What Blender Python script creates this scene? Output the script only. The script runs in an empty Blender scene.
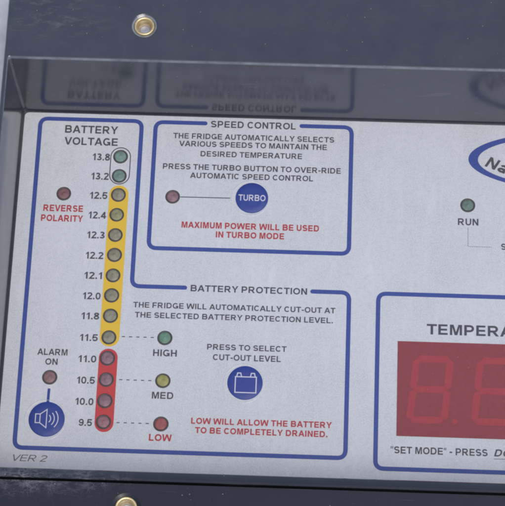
import bpy, bmesh, math, random
from mathutils import Matrix, Vector
# units: 1 Blender unit = 1 cm; the faceplate lies flat at z = 0, the front of the housing at z = 3.13
sc = bpy.context.scene
sc.unit_settings.scale_length = 0.01
random.seed(4)

# ---------------------------------------------------------------- camera, sky, sun, exposure
cam_data = bpy.data.cameras.new('camera'); cam = bpy.data.objects.new('camera', cam_data)
sc.collection.objects.link(cam); sc.camera = cam
Rm = Matrix([[0.999122, -0.029742, 0.029493], [0.038258, 0.934641, -0.353528], [-0.017051, 0.354346, 0.934959]])
cam.matrix_world = Matrix.Translation((1.5484, -18.5602, 49.0853)) @ Rm.to_4x4()
cam_data.lens = 149.703; cam_data.sensor_width = 36; cam_data.clip_start = 0.5; cam_data.clip_end = 5000
SUN_EL, SUN_ROT = 72, 148
w = bpy.data.worlds.new('World'); sc.world = w; w.use_nodes = True
nt = w.node_tree; bg = nt.nodes['Background']
sky = nt.nodes.new('ShaderNodeTexSky'); sky.sky_type = 'NISHITA'; sky.sun_disc = False
sky.sun_elevation = math.radians(SUN_EL); sky.sun_rotation = math.radians(SUN_ROT)
sky.dust_density = 4.0; sky.air_density = 1.0; sky.ozone_density = 1.0
nt.links.new(sky.outputs[0], bg.inputs[0]); bg.inputs[1].default_value = 0.11
sun_d = bpy.data.lights.new('sun', 'SUN'); sun = bpy.data.objects.new('sun', sun_d); sc.collection.objects.link(sun)
sun_d.energy = 1.15; sun_d.angle = math.radians(24); sun_d.color = (1, .975, .95)
# Nishita rotation is measured clockwise from +Y
az = math.radians(SUN_ROT); el = math.radians(SUN_EL)
sdir = Vector((math.sin(az)*math.cos(el), math.cos(az)*math.cos(el), math.sin(el)))
sun.rotation_euler = sdir.to_track_quat('Z', 'Y').to_euler()
sc.view_settings.view_transform = 'Standard'; sc.view_settings.look = 'None'
sc.view_settings.exposure = 0.0; sc.view_settings.gamma = 1
sc.render.filter_size = 1.5
sc.cycles.pixel_filter_type = 'GAUSSIAN'; sc.cycles.filter_width = 2.6
sc.cycles.max_bounces = 8; sc.cycles.transparent_max_bounces = 8

# ---------------------------------------------------------------- materials
def lin(c):
    return tuple(((x/255)/12.92 if x/255 <= .04045 else ((x/255+.055)/1.055)**2.4) for x in c) + (1,)

class Nodes:
    def __init__(s, name):
        s.m = bpy.data.materials.new(name); s.m.use_nodes = True; s.t = s.m.node_tree
        s.b = s.t.nodes['Principled BSDF']; s.co = s.t.nodes.new('ShaderNodeTexCoord').outputs['Object']
    def n(s, typ, **kw):
        x = s.t.nodes.new(typ)
        for k, v in kw.items(): setattr(x, k, v)
        return x
    def l(s, a, b): s.t.links.new(a, b)
    def noise(s, scale, detail=3, rough=.5, stretch=None, rot=None):
        co = s.co
        if stretch:
            mp = s.n('ShaderNodeMapping'); mp.inputs['Scale'].default_value = stretch
            if rot: mp.inputs['Rotation'].default_value = rot
            s.l(co, mp.inputs[0]); co = mp.outputs[0]
        x = s.n('ShaderNodeTexNoise'); x.inputs['Scale'].default_value = scale
        x.inputs['Detail'].default_value = detail; x.inputs['Roughness'].default_value = rough
        s.l(co, x.inputs['Vector']); return x.outputs['Fac']
    def ramp(s, f, a, b, lo=0., hi=1.):
        r = s.n('ShaderNodeMapRange'); r.inputs[1].default_value = a; r.inputs[2].default_value = b
        r.inputs[3].default_value = lo; r.inputs[4].default_value = hi; s.l(f, r.inputs[0]); return r.outputs[0]
    def specks(s, scale, r0, density):
        v = s.n('ShaderNodeTexVoronoi'); v.inputs['Scale'].default_value = scale; s.l(s.co, v.inputs['Vector'])
        d = s.ramp(v.outputs['Distance'], r0*.5, r0, 1, 0)
        sp = s.n('ShaderNodeSeparateColor'); s.l(v.outputs['Color'], sp.inputs[0])
        k = s.ramp(sp.outputs[0], density-.01, density, 1, 0)
        return s.math('MULTIPLY', d, k)
    def math(s, op, a, b):
        x = s.n('ShaderNodeMath', operation=op)
        for i, v in enumerate((a, b)):
            if isinstance(v, (int, float)): x.inputs[i].default_value = v
            else: s.l(v, x.inputs[i])
        return x.outputs[0]
    def mix(s, f, a, b):
        x = s.n('ShaderNodeMix', data_type='RGBA')
        if isinstance(f, (int, float)): x.inputs[0].default_value = f
        else: s.l(f, x.inputs[0])
        for i, v in ((6, a), (7, b)):
            if isinstance(v, tuple): x.inputs[i].default_value = v
            else: s.l(v, x.inputs[i])
        return x.outputs[2]
    def bump(s, h, strength, dist):
        x = s.n('ShaderNodeBump'); x.inputs['Strength'].default_value = strength
        x.inputs['Distance'].default_value = dist; s.l(h, x.inputs['Height'])
        s.l(x.outputs[0], s.b.inputs['Normal'])
    def set(s, **kw):
        for k, v in kw.items():
            i = s.b.inputs[k]
            if isinstance(v, (int, float, tuple)): i.default_value = v
            else: s.l(v, i)

def housing_mat():
    g = Nodes('dusty glossy black plastic')
    film = g.noise(1.3, 4, .6)
    streak = g.noise(.8, 6, .7)
    f = g.math('ADD', g.ramp(film, .3, .75, 0, .5), g.ramp(streak, .4, .8, 0, .25))
    col = g.mix(f, (.052, .062, .086, 1), (.080, .092, .118, 1))
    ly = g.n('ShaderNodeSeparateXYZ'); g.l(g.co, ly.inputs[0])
    col = g.mix(g.ramp(ly.outputs[1], -6.76, -6.46, .85, 0), col, (.012, .015, .024, 1))  # plate below the recess darkened in the colour, in place of a darker reflection
    col = g.mix(g.math('MULTIPLY', g.specks(5.5, .085, .35), .55), col, (.42, .43, .45, 1))
    col = g.mix(g.math('MULTIPLY', g.specks(14, .10, .2), .3), col, (.35, .36, .38, 1))
    # scuffed, dusty corner below the printed version mark (stays where it is on the plastic)
    sp = g.n('ShaderNodeSeparateXYZ'); g.l(g.co, sp.inputs[0])
    dx = g.math('MULTIPLY', g.math('ADD', sp.outputs[0], 4.6), .55)
    dy = g.math('ADD', sp.outputs[1], 6.72)
    d2 = g.math('ADD', g.math('MULTIPLY', dx, dx), g.math('MULTIPLY', g.math('MULTIPLY', dy, dy), 7.0))
    patch = g.math('MULTIPLY', g.ramp(d2, .05, 1.1, 1, 0), g.ramp(g.noise(1.6, 4, .7, (1, 1.6, 1)), .38, .62))
    sc1 = g.noise(3.5, 8, .75, (1, 2.2, 1), (0, 0, .4)); sc2 = g.noise(5, 7, .75, (1, 3, 1), (0, 0, -.8))
    wear = g.math('MULTIPLY', patch, g.math('ADD', g.ramp(sc1, .46, .68), g.ramp(sc2, .5, .7, 0, .8)))
    col = g.mix(g.math('MULTIPLY', wear, .45), col, (.36, .38, .42, 1))
    hair = None
    for sca, stt, rt in ((1.3, (1, 2.6, 1), .55), (1.7, (2.4, 1, 1), .9), (2.3, (1, 3, 1), -.35)):
        r1 = g.ramp(g.math('ABSOLUTE', g.math('SUBTRACT', g.noise(sca, 6, .62, stt, (0, 0, rt)), .5), 0), .002, .016, 1, 0)
        hair = r1 if hair is None else g.math('MAXIMUM', hair, r1)
    col = g.mix(g.math('MULTIPLY', g.math('MULTIPLY', hair, g.math('MULTIPLY', g.ramp(d2, .1, 2.2, 1, 0), g.ramp(g.noise(2.1, 3, .6), .42, .62, .1, 1))), .22), col, (.48, .51, .56, 1))
    zz = sp.outputs[2]
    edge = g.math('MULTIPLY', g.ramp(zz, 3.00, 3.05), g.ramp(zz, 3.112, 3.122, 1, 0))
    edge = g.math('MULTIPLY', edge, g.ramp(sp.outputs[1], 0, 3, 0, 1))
    col = g.mix(g.math('MULTIPLY', edge, g.ramp(g.noise(2.2, 5, .7), .3, .65, .35, .85)), col, (.36, .40, .46, 1))  # highlight along the upper recess lip painted in as lighter colour
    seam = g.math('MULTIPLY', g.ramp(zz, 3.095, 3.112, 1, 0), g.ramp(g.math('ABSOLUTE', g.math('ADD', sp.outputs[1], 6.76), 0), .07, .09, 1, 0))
    col = g.mix(seam, col, (.018, .021, .029, 1))  # shade inside the groove painted in as near-black colour
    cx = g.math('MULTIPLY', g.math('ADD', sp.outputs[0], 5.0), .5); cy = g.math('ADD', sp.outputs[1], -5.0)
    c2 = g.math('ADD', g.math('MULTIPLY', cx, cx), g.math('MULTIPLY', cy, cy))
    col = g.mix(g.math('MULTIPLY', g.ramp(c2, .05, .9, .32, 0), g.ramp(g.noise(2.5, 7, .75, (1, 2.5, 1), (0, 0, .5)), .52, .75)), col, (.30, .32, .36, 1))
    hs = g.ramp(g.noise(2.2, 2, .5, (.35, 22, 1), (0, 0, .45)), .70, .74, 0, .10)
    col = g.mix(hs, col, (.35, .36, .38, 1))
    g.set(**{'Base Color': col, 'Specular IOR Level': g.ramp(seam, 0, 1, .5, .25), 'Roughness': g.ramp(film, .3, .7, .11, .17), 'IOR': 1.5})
    g.bump(g.noise(40, 3, .6), .05, .01)
    return g.m

def label_mat():
    g = Nodes('silver grey printed film')
    a = g.noise(.5, 3, .6); fine = g.noise(32, 3, .8); mid = g.noise(9, 3, .6)
    col = g.mix(g.ramp(fine, .36, .64), (.47, .51, .565, 1), (.68, .722, .768, 1))
    col = g.mix(g.ramp(a, .35, .65, 0, .4), col, (.68, .73, .80, 1))
    col = g.mix(g.ramp(mid, .48, .75, 0, .4), col, (.44, .485, .56, 1))
    smear = g.ramp(g.noise(1.1, 6, .68, (2.6, .5, 1), (0, 0, .05)), .52, .72, 0, .35)
    col = g.mix(smear, col, (.76, .79, .84, 1))
    col = g.mix(g.math('MULTIPLY', g.specks(9, .08, .10), .55), col, (.22, .23, .26, 1))
    col = g.mix(g.math('MULTIPLY', g.specks(7, .07, .15), .6), col, (.8, .8, .8, 1))
    g.set(**{'Base Color': col, 'Roughness': .42, 'IOR': 1.45})
    g.bump(g.noise(34, 3, .7), .22, .01)
    return g.m

def ink_mat(name, rgb, amt=.18, worn=True, rough=.42):
    g = Nodes(name)
    base = lin(rgb); lt = tuple(x*(1-amt)+.5*amt for x in base[:3]) + (1,)
    f = g.ramp(g.noise(22, 3, .7), .3, .72)
    col = g.mix(f, base, lt)
    if worn:
        col = g.mix(g.math('MULTIPLY', g.specks(11, .10, .12), .5), col, (.55, .57, .60, 1))
    g.set(**{'Base Color': col, 'Roughness': rough, 'IOR': 1.45})
    return g.m

def plain(name, rgb, rough=.4, metal=0., coat=0., var=.15, scale=18):
    g = Nodes(name); b = lin(rgb)
    dk = tuple(x*(1-var) for x in b[:3]) + (1,); lt = tuple(min(1, x*(1+var)) for x in b[:3]) + (1,)
    g.set(**{'Base Color': g.mix(g.ramp(g.noise(scale, 3, .6), .3, .7), dk, lt), 'Roughness': rough, 'Metallic': metal,
             'Coat Weight': coat})
    return g.m

M = dict(
    house=housing_mat(), label=label_mat(),
    k=ink_mat('charcoal ink', (70, 73, 82), .06), r=ink_mat('red ink', (174, 54, 62), .06),
    i=ink_mat('thin grey ink', (88, 90, 98), .06), w=ink_mat('pale ink', (205, 208, 224), .1, False),
    blue=ink_mat('blue printed line', (50, 74, 150), .07), yellow=ink_mat('yellow printed band', (224, 188, 60), .04),
    red=ink_mat('red printed band', (190, 60, 64), .06), button=ink_mat('blue membrane button', (42, 66, 146), .04, True, .5),
    floor=plain('dark recess floor', (50, 52, 60), .5),
    brass=plain('brass', (236, 214, 166), .40, .75, var=.18, scale=30),
    steel=plain('dull screw metal', (176, 186, 204), .4, .6),
    bezel=plain('dark lamp rim', (74, 72, 74), .5),
    board=plain('dark display board', (110, 38, 46), .5),
    ground=plain('pale grey painted surface', (205, 209, 216), .6, scale=2),
)

def film_mat():
    g = Nodes('red display filter')
    out = g.t.nodes['Material Output']
    f = g.specks(8, .09, .18)
    f2 = g.ramp(g.noise(24, 3, .7), .3, .7, 0, 1)
    col = g.mix(f2, (.38, .125, .15, 1), (.52, .18, .21, 1))
    col = g.mix(g.math('MULTIPLY', f, .6), col, (.6, .55, .55, 1))
    g.set(**{'Base Color': col, 'Roughness': .38})
    tr = g.n('ShaderNodeBsdfTransparent'); tr.inputs[0].default_value = (.98, .62, .66, 1)
    mx = g.n('ShaderNodeMixShader'); mx.inputs[0].default_value = .41
    g.l(tr.outputs[0], mx.inputs[1]); g.l(g.b.outputs[0], mx.inputs[2]); g.l(mx.outputs[0], out.inputs[0])
    return g.m
M['film'] = film_mat()
M['segment'] = plain('unlit red display segment', (235, 66, 80), .5, var=.06)

def lens_mat(name, rgb):
    g = Nodes(name); b = lin(rgb)
    hi = tuple(min(1, x*1.35+.02) for x in b[:3]) + (1,)
    f = g.ramp(g.noise(9, 2, .5), .35, .7)
    col = g.mix(f, b, hi)
    col = g.mix(g.math('MULTIPLY', g.specks(12, .12, .2), .4), col, (.5, .5, .5, 1))
    g.set(**{'Base Color': col, 'Roughness': .5, 'IOR': 1.45})
    g.bump(g.noise(18, 2, .5), .1, .01)
    return g.m

# ---------------------------------------------------------------- builders
def link(name, bm, mat, parent, label=None, smooth=False):
    me = bpy.data.meshes.new(name)
    bmesh.ops.recalc_face_normals(bm, faces=bm.faces)
    bm.to_mesh(me); bm.free(); me.materials.append(mat)
    if smooth:
        for p in me.polygons: p.use_smooth = True
    o = bpy.data.objects.new(name, me); sc.collection.objects.link(o); o.parent = parent
    if label: o['label'] = label
    return o

def rrect(x0, x1, y0, y1, r, n=6):
    pts = []
    for cx, cy, a0 in ((x1-r, y1-r, 0), (x0+r, y1-r, 90), (x0+r, y0+r, 180), (x1-r, y0+r, 270)):
        for k in range(n+1):
            a = math.radians(a0+90*k/n); pts.append((cx+r*math.cos(a), cy+r*math.sin(a)))
    return pts

def bridge(bm, loops, close_first=False, close_last=False):
    vs = [[bm.verts.new(p) for p in L] for L in loops]
    n = len(vs[0])
    for a, b in zip(vs, vs[1:]):
        for i in range(n): bm.faces.new((a[i], a[(i+1) % n], b[(i+1) % n], b[i]))
    if close_first: bm.faces.new(vs[0])
    if close_last: bm.faces.new(vs[-1])

def slab(bm, outline, z0, z1):
    bridge(bm, [[(x, y, z0) for x, y in outline], [(x, y, z1) for x, y in outline]], True, True)

def lathe(bm, prof, cx, cy, n=48, close_first=False, close_last=False, sx=1, sy=1):
    bridge(bm, [[(cx+sx*r*math.cos(2*math.pi*k/n), cy+sy*r*math.sin(2*math.pi*k/n), z) for k in range(n)] for r, z in prof],
           close_first, close_last)

def stroke(bm, pts, w, z0, z1, closed=False, corner=.15, round_ends=True):
    """printed line of width w through pts, with rounded corners"""
    P = []
    n = len(pts)
    for i in range(n):
        p = Vector(pts[i])
        if not closed and i in (0, n-1): P.append(p); continue
        a = (Vector(pts[i-1])-p).normalized(); b = (Vector(pts[(i+1) % n])-p).normalized()
        if abs(a.dot(b)) > .99: P.append(p); continue
        s = p+a*corner; e = p+b*corner
        for k in range(9):
            t = k/8; P.append((1-t)**2*s*1.0+2*t*(1-t)*(p*.97+(s+e)*.015)+t*t*e)
    m = len(P); Lf, Rt = [], []
    for i in range(m):
        if closed: d = (P[(i+1) % m]-P[i-1])
        else: d = P[min(i+1, m-1)]-P[max(i-1, 0)]
        d.normalize(); nn = Vector((-d.y, d.x))*w/2
        Lf.append(P[i]+nn); Rt.append(P[i]-nn)
    if closed:
        top = [[(q.x, q.y, z) for q in L] for L, z in ((Lf, z0), (Lf, z1), (Rt, z1), (Rt, z0))]
        bridge(bm, top)
    else:
        out = list(Lf)
        def cap(c, frm, sgn):
            a0 = math.atan2(frm.y-c.y, frm.x-c.x)
            return [Vector((c.x+w/2*math.cos(a0-math.pi*k/8), c.y+w/2*math.sin(a0-math.pi*k/8))) for k in range(1, 8)]
        if round_ends: out += cap(P[-1], Lf[-1], 1)
        out += list(reversed(Rt))
        if round_ends: out += cap(P[0], Rt[0], 1)
        slab(bm, [(q.x, q.y) for q in out], z0, z1)

def mitred(pts, w, closed=False):
    """outline(s) of a mitred centre-line stroke"""
    P = [Vector(p) for p in pts]; n = len(P); A, B = [], []
    for i in range(n):
        dp = (P[i]-P[i-1]).normalized() if (closed or i > 0) else None
        dn = (P[(i+1) % n]-P[i]).normalized() if (closed or i < n-1) else None
        if dp is None: dp = dn
        if dn is None: dn = dp
        n1, n2 = Vector((-dp.y, dp.x)), Vector((-dn.y, dn.x)); m = (n1+n2)
        if m.length < 1e-4: m = n1
        m.normalize(); k = min(1/max(m.dot(n1), .3), 2.2)
        A.append(P[i]+m*(k*w/2)); B.append(P[i]-m*(k*w/2))
    return A, B

def earc(cx, cy, rx, ry, a0, a1, n=16, e=2.0):
    out = []
    for k in range(n+1):
        a = math.radians(a0+(a1-a0)*k/n); c, q = math.cos(a), math.sin(a)
        out.append((cx+rx*math.copysign(abs(c)**(2/e), c), cy+ry*math.copysign(abs(q)**(2/e), q)))
    return out

def glyph(ch, w):
    """(width, side bearing, list of ('p', outline) / ('s', centre line) / ('c', closed centre line)); cap height 1"""
    h = w/2; m = .5; v = w*.9; g = v/2      # v: the thinner horizontal strokes
    if ch == 'A':
        W = 1.0; t = w*.56
        y0, y1 = .22, .22+v*.95
        def lx(y): return (W/2-t)*y+w*.55
        return W, .0, [('p', [(0, 0), (W/2-t, 1), (W/2+t, 1), (W, 0), (W-w*1.1, 0), (W/2, 1-w*1.25), (w*1.1, 0)]),
                       ('p', [(lx(y0), y0), (W-lx(y0), y0), (W-lx(y1), y1), (lx(y1), y1)])]
    if ch == 'B':
        W = .86; r1 = (1-g-.52)/2; r2 = (.52-g)/2
        return W, .12, [('p', [(0, 0), (w, 0), (w, 1), (0, 1)]),
            ('s', [(w, 1-g)]+earc(W-.04-h-r1, 1-g-r1, r1, r1, 90, -90)+[(w, .52)]),
            ('s', [(w, .52)]+earc(W-h-r2, g+r2, r2, r2, 90, -90)+[(w, g)])]
    if ch == 'C': return .9, .07, [('s', earc(.46, .5, .46-h, .5-g, 40, 320, 28, 2.15))]
    if ch == 'D': W = .87; return W, .12, [('p', [(0, 0), (w, 0), (w, 1), (0, 1)]), ('s', [(w, 1-g)]+earc(W-.46, .5, .46-h, .5-g, 90, -90, 20, 2.2)+[(w, g)])]
    if ch == 'E': W = .76; return W, .11, [('p', [(0, 0), (W, 0), (W, v), (w, v), (w, .5-g), (W-.05, .5-g), (W-.05, .5+g), (w, .5+g), (w, 1-v), (W-.02, 1-v), (W-.02, 1), (0, 1)])]
    if ch == 'F': W = .70; return W, .11, [('p', [(0, 0), (w, 0), (w, .46-g), (W-.07, .46-g), (W-.07, .46+g), (w, .46+g), (w, 1-v), (W, 1-v), (W, 1), (0, 1)])]
    if ch == 'G': return .94, .08, [('s', earc(.48, .5, .48-h, .5-g, 42, 318, 28, 2.15)+[(.94-h, .16), (.94-h, .5-g), (.52, .5-g)])]
    if ch == 'H': W = .82; return W, .12, [('p', [(0, 0), (w, 0), (w, .5-g), (W-w, .5-g), (W-w, 0), (W, 0), (W, 1), (W-w, 1), (W-w, .5+g), (w, .5+g), (w, 1), (0, 1)])]
    if ch == 'I': return w, .12, [('p', [(0, 0), (w, 0), (w, 1), (0, 1)])]
    if ch == 'L': W = .68; return W, .11, [('p', [(0, 0), (W, 0), (W, v), (w, v), (w, 1), (0, 1)])]
    if ch == 'M':
        W = .98; return W, .12, [('p', [(0, 0), (0, 1), (w*1.4, 1), (W/2, .30), (W-w*1.4, 1), (W, 1), (W, 0), (W-w*.92, 0), (W-w*.92, .76), (W/2+w*.5, 0), (W/2-w*.5, 0), (w*.92, .76), (w*.92, 0)])]
    if ch == 'N':
        W = .82; return W, .12, [('p', [(0, 0), (0, 1), (w*1.05, 1), (W-w, .34), (W-w, 1), (W, 1), (W, 0), (W-w*1.05, 0), (w, .66), (w, 0)])]
    if ch == 'O': return .98, .07, [('c', earc(.49, .5, .49-h, .5-g, 0, 351, 39, 2.15))]
    if ch in 'PR':
        W = .80 if ch == 'P' else .90; md = .42 if ch == 'P' else .46; r = (1-g-md)/2; xr = W-(0 if ch == 'P' else .07)
        out = [('p', [(0, 0), (w, 0), (w, 1), (0, 1)]), ('s', [(w, 1-g)]+earc(xr-h-r, 1-g-r, r, r, 90, -90)+[(w, md)])]
        if ch == 'R': out.append(('p', [(W*.42, md-g), (W*.42+1.25*w, md-g), (W, 0), (W-1.2*w, 0)]))
        return W, .11, out
    if ch == 'S':
        W = .83; ry = (1-v)/4; rx = W/2-h
        return W, .07, [('s', earc(W/2, 1-g-ry, rx*.95, ry, 22, 180, 12, 2.1)[:-1]+earc(W/2, 1-g-ry, rx*.95, ry, 180, 262, 7, 2.1)+earc(W/2, g+ry, rx, ry, 82, 0, 7, 2.1)+earc(W/2, g+ry, rx, ry, 0, -158, 12, 2.1)[1:])]
    if ch == 'T': W = .82; return W, .03, [('p', [(W/2-h, 0), (W/2+h, 0), (W/2+h, 1-v), (W, 1-v), (W, 1), (0, 1), (0, 1-v), (W/2-h, 1-v)])]
    if ch == 'U': W = .82; return W, .11, [('s', [(h, 1)]+earc(W/2, .36, W/2-h, .36-g, 180, 360, 18, 2.2)+[(W-h, 1)])]
    if ch == 'V': W = .96; t = w*.56; return W, .0, [('p', [(0, 1), (w*1.1, 1), (W/2, w*1.3), (W-w*1.1, 1), (W, 1), (W/2+t, 0), (W/2-t, 0)])]
    if ch == 'W':
        W = 1.36; a, b = .31*1.0, W-.31; t = w*.52
        return W, .0, [('p', [(0, 1), (w*1.05, 1), (a+.02, w*1.5), (W/2-t, 1), (W/2+t, 1), (b-.02, w*1.5), (W-w*1.05, 1), (W, 1), (b+t, 0), (b-t, 0), (W/2, 1-w*1.6), (a+t, 0), (a-t, 0)])]
    if ch == 'X':
        W = .94; return W, .02, [('p', [(0, 0), (W/2-.66*w, .51), (.03, 1), (.03+1.25*w, 1), (W/2, .66), (W-.03-1.25*w, 1), (W-.03, 1), (W/2+.66*w, .51), (W, 0), (W-1.25*w, 0), (W/2, .35), (1.25*w, 0)])]
    if ch == 'Y': W = .94; return W, .0, [('p', [(W/2-h, 0), (W/2-h, .41), (0, 1), (w*1.18, 1), (W/2, .57), (W-1.18*w, 1), (W, 1), (W/2+h, .41), (W/2+h, 0)])]
    if ch == '0': return .72, .06, [('c', earc(.36, .5, .36-h, .5-g, 0, 351, 39, 2.3))]
    if ch == '1': W = .42; return W, .16, [('p', [(W-w, 0), (W, 0), (W, 1), (W-.8*w, 1), (0, .76), (0, .58), (W-w, .76)])]
    if ch == '2': return .74, .05, [('s', earc(.37, .72, .37-h, .28-g, 168, -38, 16, 2.1)+[(.36, .38), (h+.04, g), (.74, g)])]
    if ch == '3': return .74, .05, [('s', earc(.36, .755, .33-h, .245-g, 160, -88, 16)), ('s', [(.28, .53)]+earc(.36, .28, .38-h, .265-g, 88, -160, 18))]
    if ch == '4': return .78, .04, [('p', [(.46, 0), (.46+w, 0), (.46+w, 1), (.46, 1)]), ('s', [(0, .29), (.78, .29)]), ('s', [(h*.9, .27), (.46+h*.6, 1-h*.9)])]
    if ch == '5': return .74, .05, [('s', [(.70, 1-g), (.17, 1-g), (.10, .46)]+earc(.37, .335, .37-h, .335-g, 128, -160, 18))]
    if ch == '8': return .74, .05, [('c', earc(.37, .755, .34-h, .245-g, 0, 350, 35)), ('c', earc(.37, .285, .37-h, .285-g, 0, 350, 35))]
    if ch == '9': return .74, .05, [('c', earc(.37, .675, .36-h, .325-g, 0, 350, 35)), ('s', [(.74-h, .66)]+earc(.35, .40, .39-h, .40-g, 0, -155, 16))]
    if ch == 'a': return .72, .06, [('s', earc(.34, .48, .30-h, .27-g, 160, 0, 14, 2.2)+[(.64-h, 0)]), ('c', earc(.31, .22, .31-h, .22-g, 0, 350, 30))]
    if ch == '.': return w*1.05, .10, [('p', [(0, 0), (w*1.05, 0), (w*1.05, w*1.05), (0, w*1.05)])]
    if ch == '-': return .40, .07, [('p', [(0, .30), (.40, .30), (.40, .30+v*1.05), (0, .30+v*1.05)])]
    if ch == '"': return .36, .07, [('p', [(.0, .66), (.10, .66), (.13, 1), (.0, 1)]), ('p', [(.22, .66), (.32, .66), (.35, 1), (.22, 1)])]
    raise ValueError(ch)

INK = .006
def caption(text, x0, x1, y, cap, kind, parent, label, z=INK, weight=None, ang=0., shear=None):
    w = weight or {'k': .205, 'r': .225, 'i': .12, 'w': .18}[kind]
    sh = shear if shear is not None else (.25 if kind == 'i' else 0.)
    bm = bmesh.new(); pen = 0.; polys = []
    for ch in text:
        if ch == ' ': pen += .36; continue
        W, sb, parts = glyph(ch, w); sb *= .72; pen += sb
        for k, (t, pts) in enumerate(parts):
            dz = .0006*k
            if t == 'p': polys.append(([[(px+pen, py) for px, py in pts]], dz))
            else:
                A, B = mitred(pts, w*.95, t == 'c')
                A = [(p.x+pen, p.y) for p in A]; B = [(p.x+pen, p.y) for p in B]
                polys.append(([A, B] if t == 'c' else [A, B, 0], dz))
        pen += W+sb+.015
    tf = lambda p: (p[0]+sh*p[1], p[1])
    allx = [tf(p)[0] for L, _ in polys for q in L if q for p in q]
    a, b = min(allx), max(allx); sx = (x1-x0)/(b-a)
    c, s = math.cos(ang), math.sin(ang)
    def place(p, dz):
        X, Y = tf(p); X = (X-a)*sx; Y = Y*cap
        return bm.verts.new((x0+X*c-Y*s, y+X*s+Y*c, z+dz))
    for L, dz in polys:
        if len(L) == 1: bm.faces.new([place(p, dz) for p in L[0]])
        else:
            A = [place(p, dz) for p in L[0]]; B = [place(p, dz) for p in L[1]]; n = len(A)
            for i in range(n if len(L) == 2 else n-1): bm.faces.new((A[i], A[(i+1) % n], B[(i+1) % n], B[i]))
    bmesh.ops.recalc_face_normals(bm, faces=bm.faces)
    for f in bm.faces:
        if f.normal.z < 0: f.normal_flip()
    me = bpy.data.meshes.new('caption'); bm.to_mesh(me); bm.free(); me.materials.append(M[kind])
    o = bpy.data.objects.new('caption', me); sc.collection.objects.link(o); o.parent = parent
    o['label'] = label
    return o

# ---------------------------------------------------------------- the surface behind
bm = bmesh.new(); slab(bm, [(-600, -600), (600, -600), (600, 600), (-600, 600)], -1.3, -1.02)
g = link('ground', bm, M['ground'], None); g['kind'] = 'structure'

# ---------------------------------------------------------------- the control panel: one thing
root = bpy.data.objects.new('control_panel', None); sc.collection.objects.link(root)
root['label'] = 'black plastic fridge control panel with silver printed faceplate, indicator lights and red temperature display'
root['category'] = 'control panel'

H = 3.13
XL, XR, YT, YB = -6.03, 13.0, 3.725, -6.49          # recess opening
OXL, OXR, OYT, OYB = -6.14, 13.11, 6.6, -9.4        # outside of the housing
def ring(dx, dt, db, z, r):
    return [(x, y, z) for x, y in rrect(XL-dx, XR+dx, YB-db, YT+dt, r)]
def outer(d, z, r=.2):
    return [(x, y, z) for x, y in rrect(OXL+d, OXR-d, OYB+d, OYT-d, r)]
bm = bmesh.new()
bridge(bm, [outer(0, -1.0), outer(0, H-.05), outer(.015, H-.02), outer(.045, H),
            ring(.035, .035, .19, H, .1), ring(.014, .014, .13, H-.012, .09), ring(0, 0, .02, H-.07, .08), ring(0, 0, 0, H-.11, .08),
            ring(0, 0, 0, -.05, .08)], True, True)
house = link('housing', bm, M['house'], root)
def cutter(build):
    b = bmesh.new(); build(b); bmesh.ops.recalc_face_normals(b, faces=b.faces)
    me = bpy.data.meshes.new('cut'); b.to_mesh(me); b.free()
    o = bpy.data.objects.new('cut', me); sc.collection.objects.link(o)
    md = house.modifiers.new('b', 'BOOLEAN'); md.operation = 'DIFFERENCE'; md.object = o; md.solver = 'EXACT'
    return o
INS = [(-2.763, 4.648), (-2.496, -7.354), (9.6, 4.648), (9.6, -7.354)]
cuts = [cutter(lambda b, p=p: lathe(b, [(.36, H+.1), (.335, H+.001), (.262, H-.03), (.262, H-.9)], p[0], p[1], 48, True, True)) for p in INS]
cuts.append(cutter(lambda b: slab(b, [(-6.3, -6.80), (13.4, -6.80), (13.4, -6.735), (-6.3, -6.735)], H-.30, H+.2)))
bpy.context.view_layer.update()
me = bpy.data.meshes.new_from_object(house.evaluated_get(bpy.context.evaluated_depsgraph_get()))
house.modifiers.clear(); house.data = me
for c in cuts: bpy.data.objects.remove(c)
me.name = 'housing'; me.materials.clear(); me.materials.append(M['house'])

for x, y in INS:
    bm = bmesh.new()
    lathe(bm, [(.245, H-.5), (.252, H-.02), (.246, H+.004), (.232, H+.014), (.205, H+.012), (.186, H-.004), (.176, H-.05),
               (.168, H-.09), (.178, H-.12), (.160, H-.15), (.174, H-.18), (.158, H-.21), (.165, H-.6)], x, y)
    ins = link('threaded_insert', bm, M['brass'], root, smooth=True)
    bm = bmesh.new(); lathe(bm, [(.160, H-.50), (.160, H-.27), (.11, H-.235), (.04, H-.23)], x, y, 32, True, True)
    link('screw', bm, M['steel'], ins)

# faceplate
bm = bmesh.new()
fx0, fx1, fy0, fy1 = XL+.045, XR-.045, YB+.06, YT-.045
bridge(bm, [[(x, y, -.048) for x, y in rrect(fx0, fx1, fy0, fy1, .12)], [(x, y, -.006) for x, y in rrect(fx0, fx1, fy0, fy1, .12)],
            [(x, y, 0) for x, y in rrect(fx0+.008, fx1-.008, fy0+.008, fy1-.008, .115)]], True, True)
face = link('faceplate', bm, M['label'], root)

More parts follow.
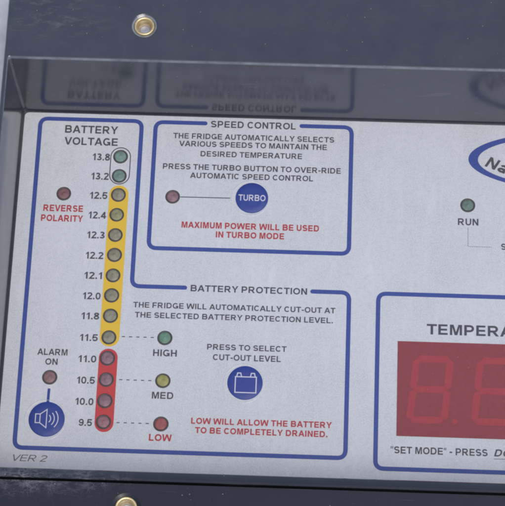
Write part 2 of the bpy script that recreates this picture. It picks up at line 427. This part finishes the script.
def line(name, pts, w, mat, label=None, closed=False, corner=.15, z1=INK, ends=True, parent=None):
    bm = bmesh.new(); stroke(bm, pts, w, .001, z1, closed, corner, ends)
    return link(name, bm, mat, parent or face, label)
BW = .108
VX0, VX1, VT, PT, PB, PX = -5.563, -2.963, 3.511, -.973, -5.201, 2.433
line('border_line', [(-1.639, PT), (VX1, PT), (VX1, VT), (VX0, VT), (VX0, PB), (PX, PB), (PX, PT), (1.523, PT)], BW, M['blue'],
     'blue outline round the battery voltage and battery protection fields', corner=.2)
line('border_line', [(-1.338, 3.501), (-2.606, 3.501), (-2.606, .052), (2.401, .052), (2.401, 3.501), (1.122, 3.501)], BW, M['blue'],
     'blue outline round the speed control field', corner=.2)
line('border_line', [(3.155, -.973), (12.3, -.973), (12.3, -5.431), (3.155, -5.431)], BW, M['blue'],
     'blue outline round the temperature field', True, corner=.2)

for text, x0, x1, y, cap, kind in [
    ('BATTERY', -4.916, -3.558, 3.131, 0.212, 'k'),
    ('VOLTAGE', -4.911, -3.548, 2.801, 0.209, 'k'),
    ('REVERSE', -5.314, -4.311, 0.964, 0.177, 'r'),
    ('POLARITY', -5.354, -4.293, 0.693, 0.176, 'r'),
    ('SPEED CONTROL', -1.195, 0.972, 3.395, 0.182, 'k'),
    ('THE FRIDGE AUTOMATICALLY SELECTS', -2.142, 1.962, 3.062, 0.150, 'k'),
    ('VARIOUS SPEEDS TO MAINTAIN THE', -1.980, 1.781, 2.849, 0.150, 'k'),
    ('DESIRED TEMPERATURE', -1.421, 1.160, 2.581, 0.149, 'k'),
    ('PRESS THE TURBO BUTTON TO OVER-RIDE', -2.361, 2.150, 2.209, 0.152, 'k'),
    ('AUTOMATIC SPEED CONTROL', -1.659, 1.455, 1.978, 0.151, 'k'),
    ('TURBO', -0.419, 0.296, 1.382, 0.163, 'w'),
    ('MAXIMUM POWER WILL BE USED', -1.807, 1.641, 0.623, 0.165, 'r'),
    ('IN TURBO MODE', -0.936, 0.775, 0.385, 0.164, 'r'),
    ('BATTERY PROTECTION', -1.496, 1.391, -1.064, 0.169, 'k'),
    ('THE FRIDGE WILL AUTOMATICALLY CUT-OUT AT', -2.898, 2.104, -1.530, 0.144, 'k'),
    ('THE SELECTED BATTERY PROTECTION LEVEL.', -2.843, 2.049, -1.791, 0.144, 'k'),
    ('HIGH', -2.337, -1.754, -2.777, 0.173, 'k'),
    ('MED', -2.307, -1.784, -3.863, 0.173, 'k'),
    ('LOW', -2.321, -1.768, -4.927, 0.173, 'r'),
    ('PRESS TO SELECT', -1.019, 0.934, -2.567, 0.145, 'k'),
    ('CUT-OUT LEVEL', -0.864, 0.798, -2.832, 0.152, 'k'),
    ('LOW WILL ALLOW THE BATTERY', -1.320, 2.091, -4.466, 0.153, 'r'),
    ('TO BE COMPLETELY DRAINED.', -1.214, 1.990, -4.699, 0.153, 'r'),
    ('ALARM', -5.181, -4.439, -2.837, 0.165, 'k'),
    ('ON', -4.968, -4.665, -3.084, 0.162, 'k'),
    ('VER 2', -5.573, -4.740, -5.535, 0.159, 'i'),
    ('RUN', 5.111, 5.622, 0.910, 0.181, 'k'),
    ('TEMPER', 4.359, 6.091, -1.999, 0.270, 'k'),
    ('"SET MODE" - PRESS', 3.522, 5.847, -5.041, 0.174, 'k'),
    ('DO', 5.998, 6.418, -5.036, 0.174, 'i'),
    ('13.8', -4.148, -3.709, 2.389, 0.191, 'k'),
    ('13.2', -4.162, -3.704, 1.859, 0.190, 'k'),
    ('12.5', -4.163, -3.707, 1.333, 0.188, 'k'),
    ('12.4', -4.153, -3.711, 0.799, 0.187, 'k'),
    ('12.3', -4.158, -3.715, 0.264, 0.186, 'k'),
    ('12.2', -4.152, -3.728, -0.283, 0.184, 'k'),
    ('12.1', -4.154, -3.732, -0.816, 0.183, 'k'),
    ('12.0', -4.153, -3.725, -1.355, 0.182, 'k'),
    ('11.8', -4.150, -3.738, -1.880, 0.180, 'k'),
    ('11.5', -4.150, -3.737, -2.443, 0.179, 'k'),
    ('11.0', -4.169, -3.731, -2.992, 0.178, 'k'),
    ('10.5', -4.166, -3.705, -3.540, 0.179, 'k'),
    ('10.0', -4.169, -3.716, -4.081, 0.177, 'k'),
    ('9.5', -4.045, -3.706, -4.609, 0.176, 'k'),
]:
    if text == 'TURBO': continue
    col = {'k': 'charcoal', 'r': 'red', 'i': 'thin italic grey', 'w': 'white'}[kind]
    if text == 'TEMPER':
        text = 'TEMPERATURE'; x1 = x0+(x1-x0)*1.875
    if text[0] == '1' or text == '9.5':
        x1 = -3.72
        if text[0] == '1': x0 = -4.158
    sh = None
    if text == 'DO': kind = 'k'; sh = .25
    q = text.replace('"', '')
    caption(text, x0, x1, y, cap, kind, face, col+' lettering reading '+q, shear=sh)
line('underline', [(5.99, -5.10), (6.62, -5.10)], .012, M['k'], ends=False)
caption('S', 6.19, 6.31, .28, .165, 'k', face, 'charcoal letter S beside the dotted line')
# emblem: blue oval ring, thicker at its left tip, with slanting letters
bm = bmesh.new()
def ell(cx, cy, a, b, z, n=96): return [(cx+a*math.cos(2*math.pi*k/n), cy+b*math.sin(2*math.pi*k/n), z) for k in range(n)]
bridge(bm, [ell(8.34, 2.715, 2.97, .845, .001), ell(8.34, 2.715, 2.97, .845, INK), ell(8.36, 2.704, 2.75, .74, INK), ell(8.36, 2.704, 2.75, .74, .001)])
emblem = link('emblem', bm, M['blue'], face, 'blue oval emblem ring with slanting dark letters')
caption('Na', 5.775, 6.335, 2.535, .30, 'k', face, 'slanting bold charcoal letters Na inside the oval emblem', weight=.20, ang=math.radians(-22), shear=.16)

# coloured bands behind the voltage lights
def band(x0, x1, y0, y1, mat, label, r):
    bm = bmesh.new(); slab(bm, rrect(x0, x1, y0, y1, r, 8), .001, INK); return link('voltage_band', bm, mat, face, label)
band(-3.675, -3.190, -2.565, 1.715, M['yellow'], 'yellow band behind the middle voltage lights', .235)
band(-3.660, -3.200, -4.745, -2.625, M['red'], 'red band behind the lowest voltage lights', .225)
bm = bmesh.new()
bridge(bm, [[(x, y, z) for x, y in rrect(-3.449-a, -3.449+a, 1.745+.262-a, 2.505+.262-.262+a, a, 10)] for a, z in ((.262, .001), (.262, INK), (.238, INK), (.238, .001))])
link('capsule_outline', bm, M['k'], face)
# connecting lines
for y in (-2.30, -3.409, -4.497):
    bm = bmesh.new()
    for k in range(5):
        x = -3.13+k*.178
        slab(bm, [(x, y-.011), (x+.078, y-.011), (x+.078, y+.011), (x, y+.011)], .001, INK)
    link('dashed_line', bm, M['k'], face)
bm = bmesh.new()
for k in range(12):
    y = .83-k*.042; slab(bm, [(5.357, y-.011), (5.371, y-.011), (5.371, y+.011), (5.357, y+.011)], .001, INK)
for k in range(14):
    x = 5.39+k*.042; slab(bm, [(x-.010, .336), (x+.010, .336), (x+.010, .350), (x-.010, .350)], .001, INK)
link('dotted_line', bm, M['k'], face)
line('connector_line', [(-1.88, 1.452), (-.62, 1.458)], .022, M['k'], ends=False)
line('connector_line', [(-4.826, -3.69), (-4.83, -4.08)], .066, M['button'], 'short blue line between alarm light and alarm button', ends=False)

# indicator lights
LENS = {}
def light(x, y, rgb, label, r=.19):
    x += random.uniform(-.007, .007); y += random.uniform(-.007, .007); r += random.uniform(-.004, .004)
    bm = bmesh.new()
    lathe(bm, [(r, .001), (r-.005, .012), (r-.018, .016), (r-.036, .013), (r-.046, .004)], x, y, 40)
    o = link('indicator_light', bm, M['bezel'], root, label, True)
    if rgb not in LENS: LENS[rgb] = lens_mat('lens %d %d %d' % rgb, rgb)
    bm = bmesh.new(); R = r-.042
    prof = [(R, .003)]+[(R*math.cos(t), .006+.020*math.sin(t)) for t in (.2, .5, .8, 1.1, 1.3)]+[(.036, .026), (.030, .033), (.014, .036)]
    lathe(bm, prof, x, y, 36, True, True)
    link('lens', bm, LENS[rgb], o, smooth=True)
vals = ['13.8', '13.2', '12.5', '12.4', '12.3', '12.2', '12.1', '12.0', '11.8', '11.5', '11.0', '10.5', '10.0', '9.5']
ys = [2.515, 1.984, 1.452, .915, .375, -.168, -.705, -1.24, -1.765, -2.334, -2.867, -3.422, -3.962, -4.494]
for v, y in zip(vals, ys):
    f = float(v)
    if f > 13: rgb, nm = (104, 132, 126), 'green'
    elif f > 11.2: rgb, nm = (128, 128, 112), 'olive grey'
    else: rgb, nm = (128, 100, 110), 'mauve'
    if v == '12.4': rgb = (132, 134, 104)
    if v == '9.5': rgb = (134, 98, 106)
    light(-3.449, y, rgb, nm+' indicator light beside the '+v+' mark')
light(-4.827, 1.450, (118, 84, 90), 'dull red reverse polarity light')
light(-2.069, 1.446, (126, 100, 108), 'dull mauve light at the end of the turbo line')
light(-2.062, -2.304, (92, 128, 112), 'green light above the word HIGH')
light(-2.060, -3.402, (144, 144, 88), 'yellow light above the word MED')
light(-2.056, -4.493, (142, 80, 82), 'red light above the word LOW')
light(-4.827, -3.406, (124, 98, 102), 'dull red light below ALARM ON')
light(5.358, 1.447, (92, 116, 110), 'green light above the word RUN')

# membrane buttons
def button(x, y, r, label, sy=1.0):
    bm = bmesh.new()
    lathe(bm, [(r, .001), (r-.003, .010), (r-.015, .018), (r*.6, .021), (r*.2, .022)], x, y, 64, False, True)
    o = link('push_button', bm, M['button'], root, label, True)
    bm = bmesh.new(); R = r+.055
    lathe(bm, [(R+.022, .0005), (R+.009, .005), (R, .0065), (R-.009, .005), (R-.022, .0005)], x-.035, y-.01, 72)
    link('embossed_ring', bm, M['label'], o, smooth=True)
    return o
ZI = .026
def icon(parent, strokes, label, w=.026):
    bm = bmesh.new()
    for k, (pts, closed) in enumerate(strokes):
        A, B = mitred(pts, w, closed); n = len(A); z = ZI+.0006*k
        A = [bm.verts.new((p.x, p.y, z)) for p in A]; B = [bm.verts.new((p.x, p.y, z)) for p in B]
        for i in range(n if closed else n-1): bm.faces.new((A[i], B[i], B[(i+1) % n], A[(i+1) % n]))
    link('icon', bm, M['w'], parent, label)
b = button(-.074, 1.478, .412, 'round blue button reading TURBO')
caption('TURBO', -.074-.335, -.074+.345, 1.478-.085, .165, 'w', b, 'white lettering reading TURBO', z=ZI)
b = button(-.054, -3.392, .432, 'round blue button with a battery icon')
cx, cy = -.035, -3.40
icon(b, [([(cx-.255, cy+.155), (cx+.255, cy+.155), (cx+.255, cy-.245), (cx-.255, cy-.245)], True),
         ([(cx-.225, cy+.165), (cx-.205, cy+.25), (cx-.13, cy+.25), (cx-.11, cy+.165)], False),
         ([(cx+.11, cy+.165), (cx+.13, cy+.25), (cx+.205, cy+.25), (cx+.225, cy+.165)], False)], 'white battery outline')
b = button(-4.83, -4.47, .44, 'round blue button with a loudspeaker icon')
cx, cy = -4.83, -4.46
def arc(r, a): return [(cx-.02+r*math.cos(math.radians(t)), cy+r*math.sin(math.radians(t))) for t in range(-a, a+1, 6)]
icon(b, [([(cx-.27, cy+.11), (cx-.16, cy+.11), (cx-.16, cy-.11), (cx-.27, cy-.11)], True),
         ([(cx-.16, cy+.11), (cx+.00, cy+.23), (cx+.00, cy-.23), (cx-.16, cy-.11)], False),
         (arc(.12, 48), False), (arc(.21, 46), False), (arc(.30, 44), False)], 'white loudspeaker outline with three sound waves', .022)

# temperature display: board, unlit segments and the red filter over them
dx0, dx1, dy0, dy1 = 3.651, 8.35, -4.605, -2.199
bm = bmesh.new(); slab(bm, [(dx0, dy0), (dx1, dy0), (dx1, dy1), (dx0, dy1)], .001, .006)
disp = link('temperature_display', bm, M['board'], root, 'dark red display window with two unlit digits')
def digit(xb, y0, y1, wd, sh):
    bm = bmesh.new(); t = .170; h = y1-y0
    def sk(x, y): return (xb+x+sh*(y/h), y0+y)
    def seg(a, b):
        a, b = Vector(a), Vector(b); d = (b-a).normalized(); n = Vector((-d.y, d.x))*t/2; e = d*t*.45
        pts = [a+d*.012, a+e+n, b-e+n, b-d*.012, b-e-n, a+e-n]
        slab(bm, [sk(p.x, p.y) for p in pts], .007, .013)
    m, w = h/2, wd; q = t/2
    for a, b in (((q, q), (w-q, q)), ((q, m), (w-q, m)), ((q, h-q), (w-q, h-q)), ((q, q), (q, m)), ((w-q, q), (w-q, m)), ((q, m), (q, h-q)), ((w-q, m), (w-q, h-q))):
        seg(a, b)
    return link('digit', bm, M['segment'], disp)
digit(3.87, -4.27, -2.55, 1.0, .17)
digit(5.43, -4.27, -2.55, 1.0, .17)
bm = bmesh.new(); lathe(bm, [(.06, .007), (.06, .013)], 5.06, -4.20, 20, True, True); link('decimal_point', bm, M['segment'], disp)
bm = bmesh.new(); slab(bm, [(dx0+.002, dy0+.002), (dx1-.002, dy0+.002), (dx1-.002, dy1-.002), (dx0+.002, dy1-.002)], .020, .022)
link('display_filter', bm, M['film'], disp, 'red translucent film')
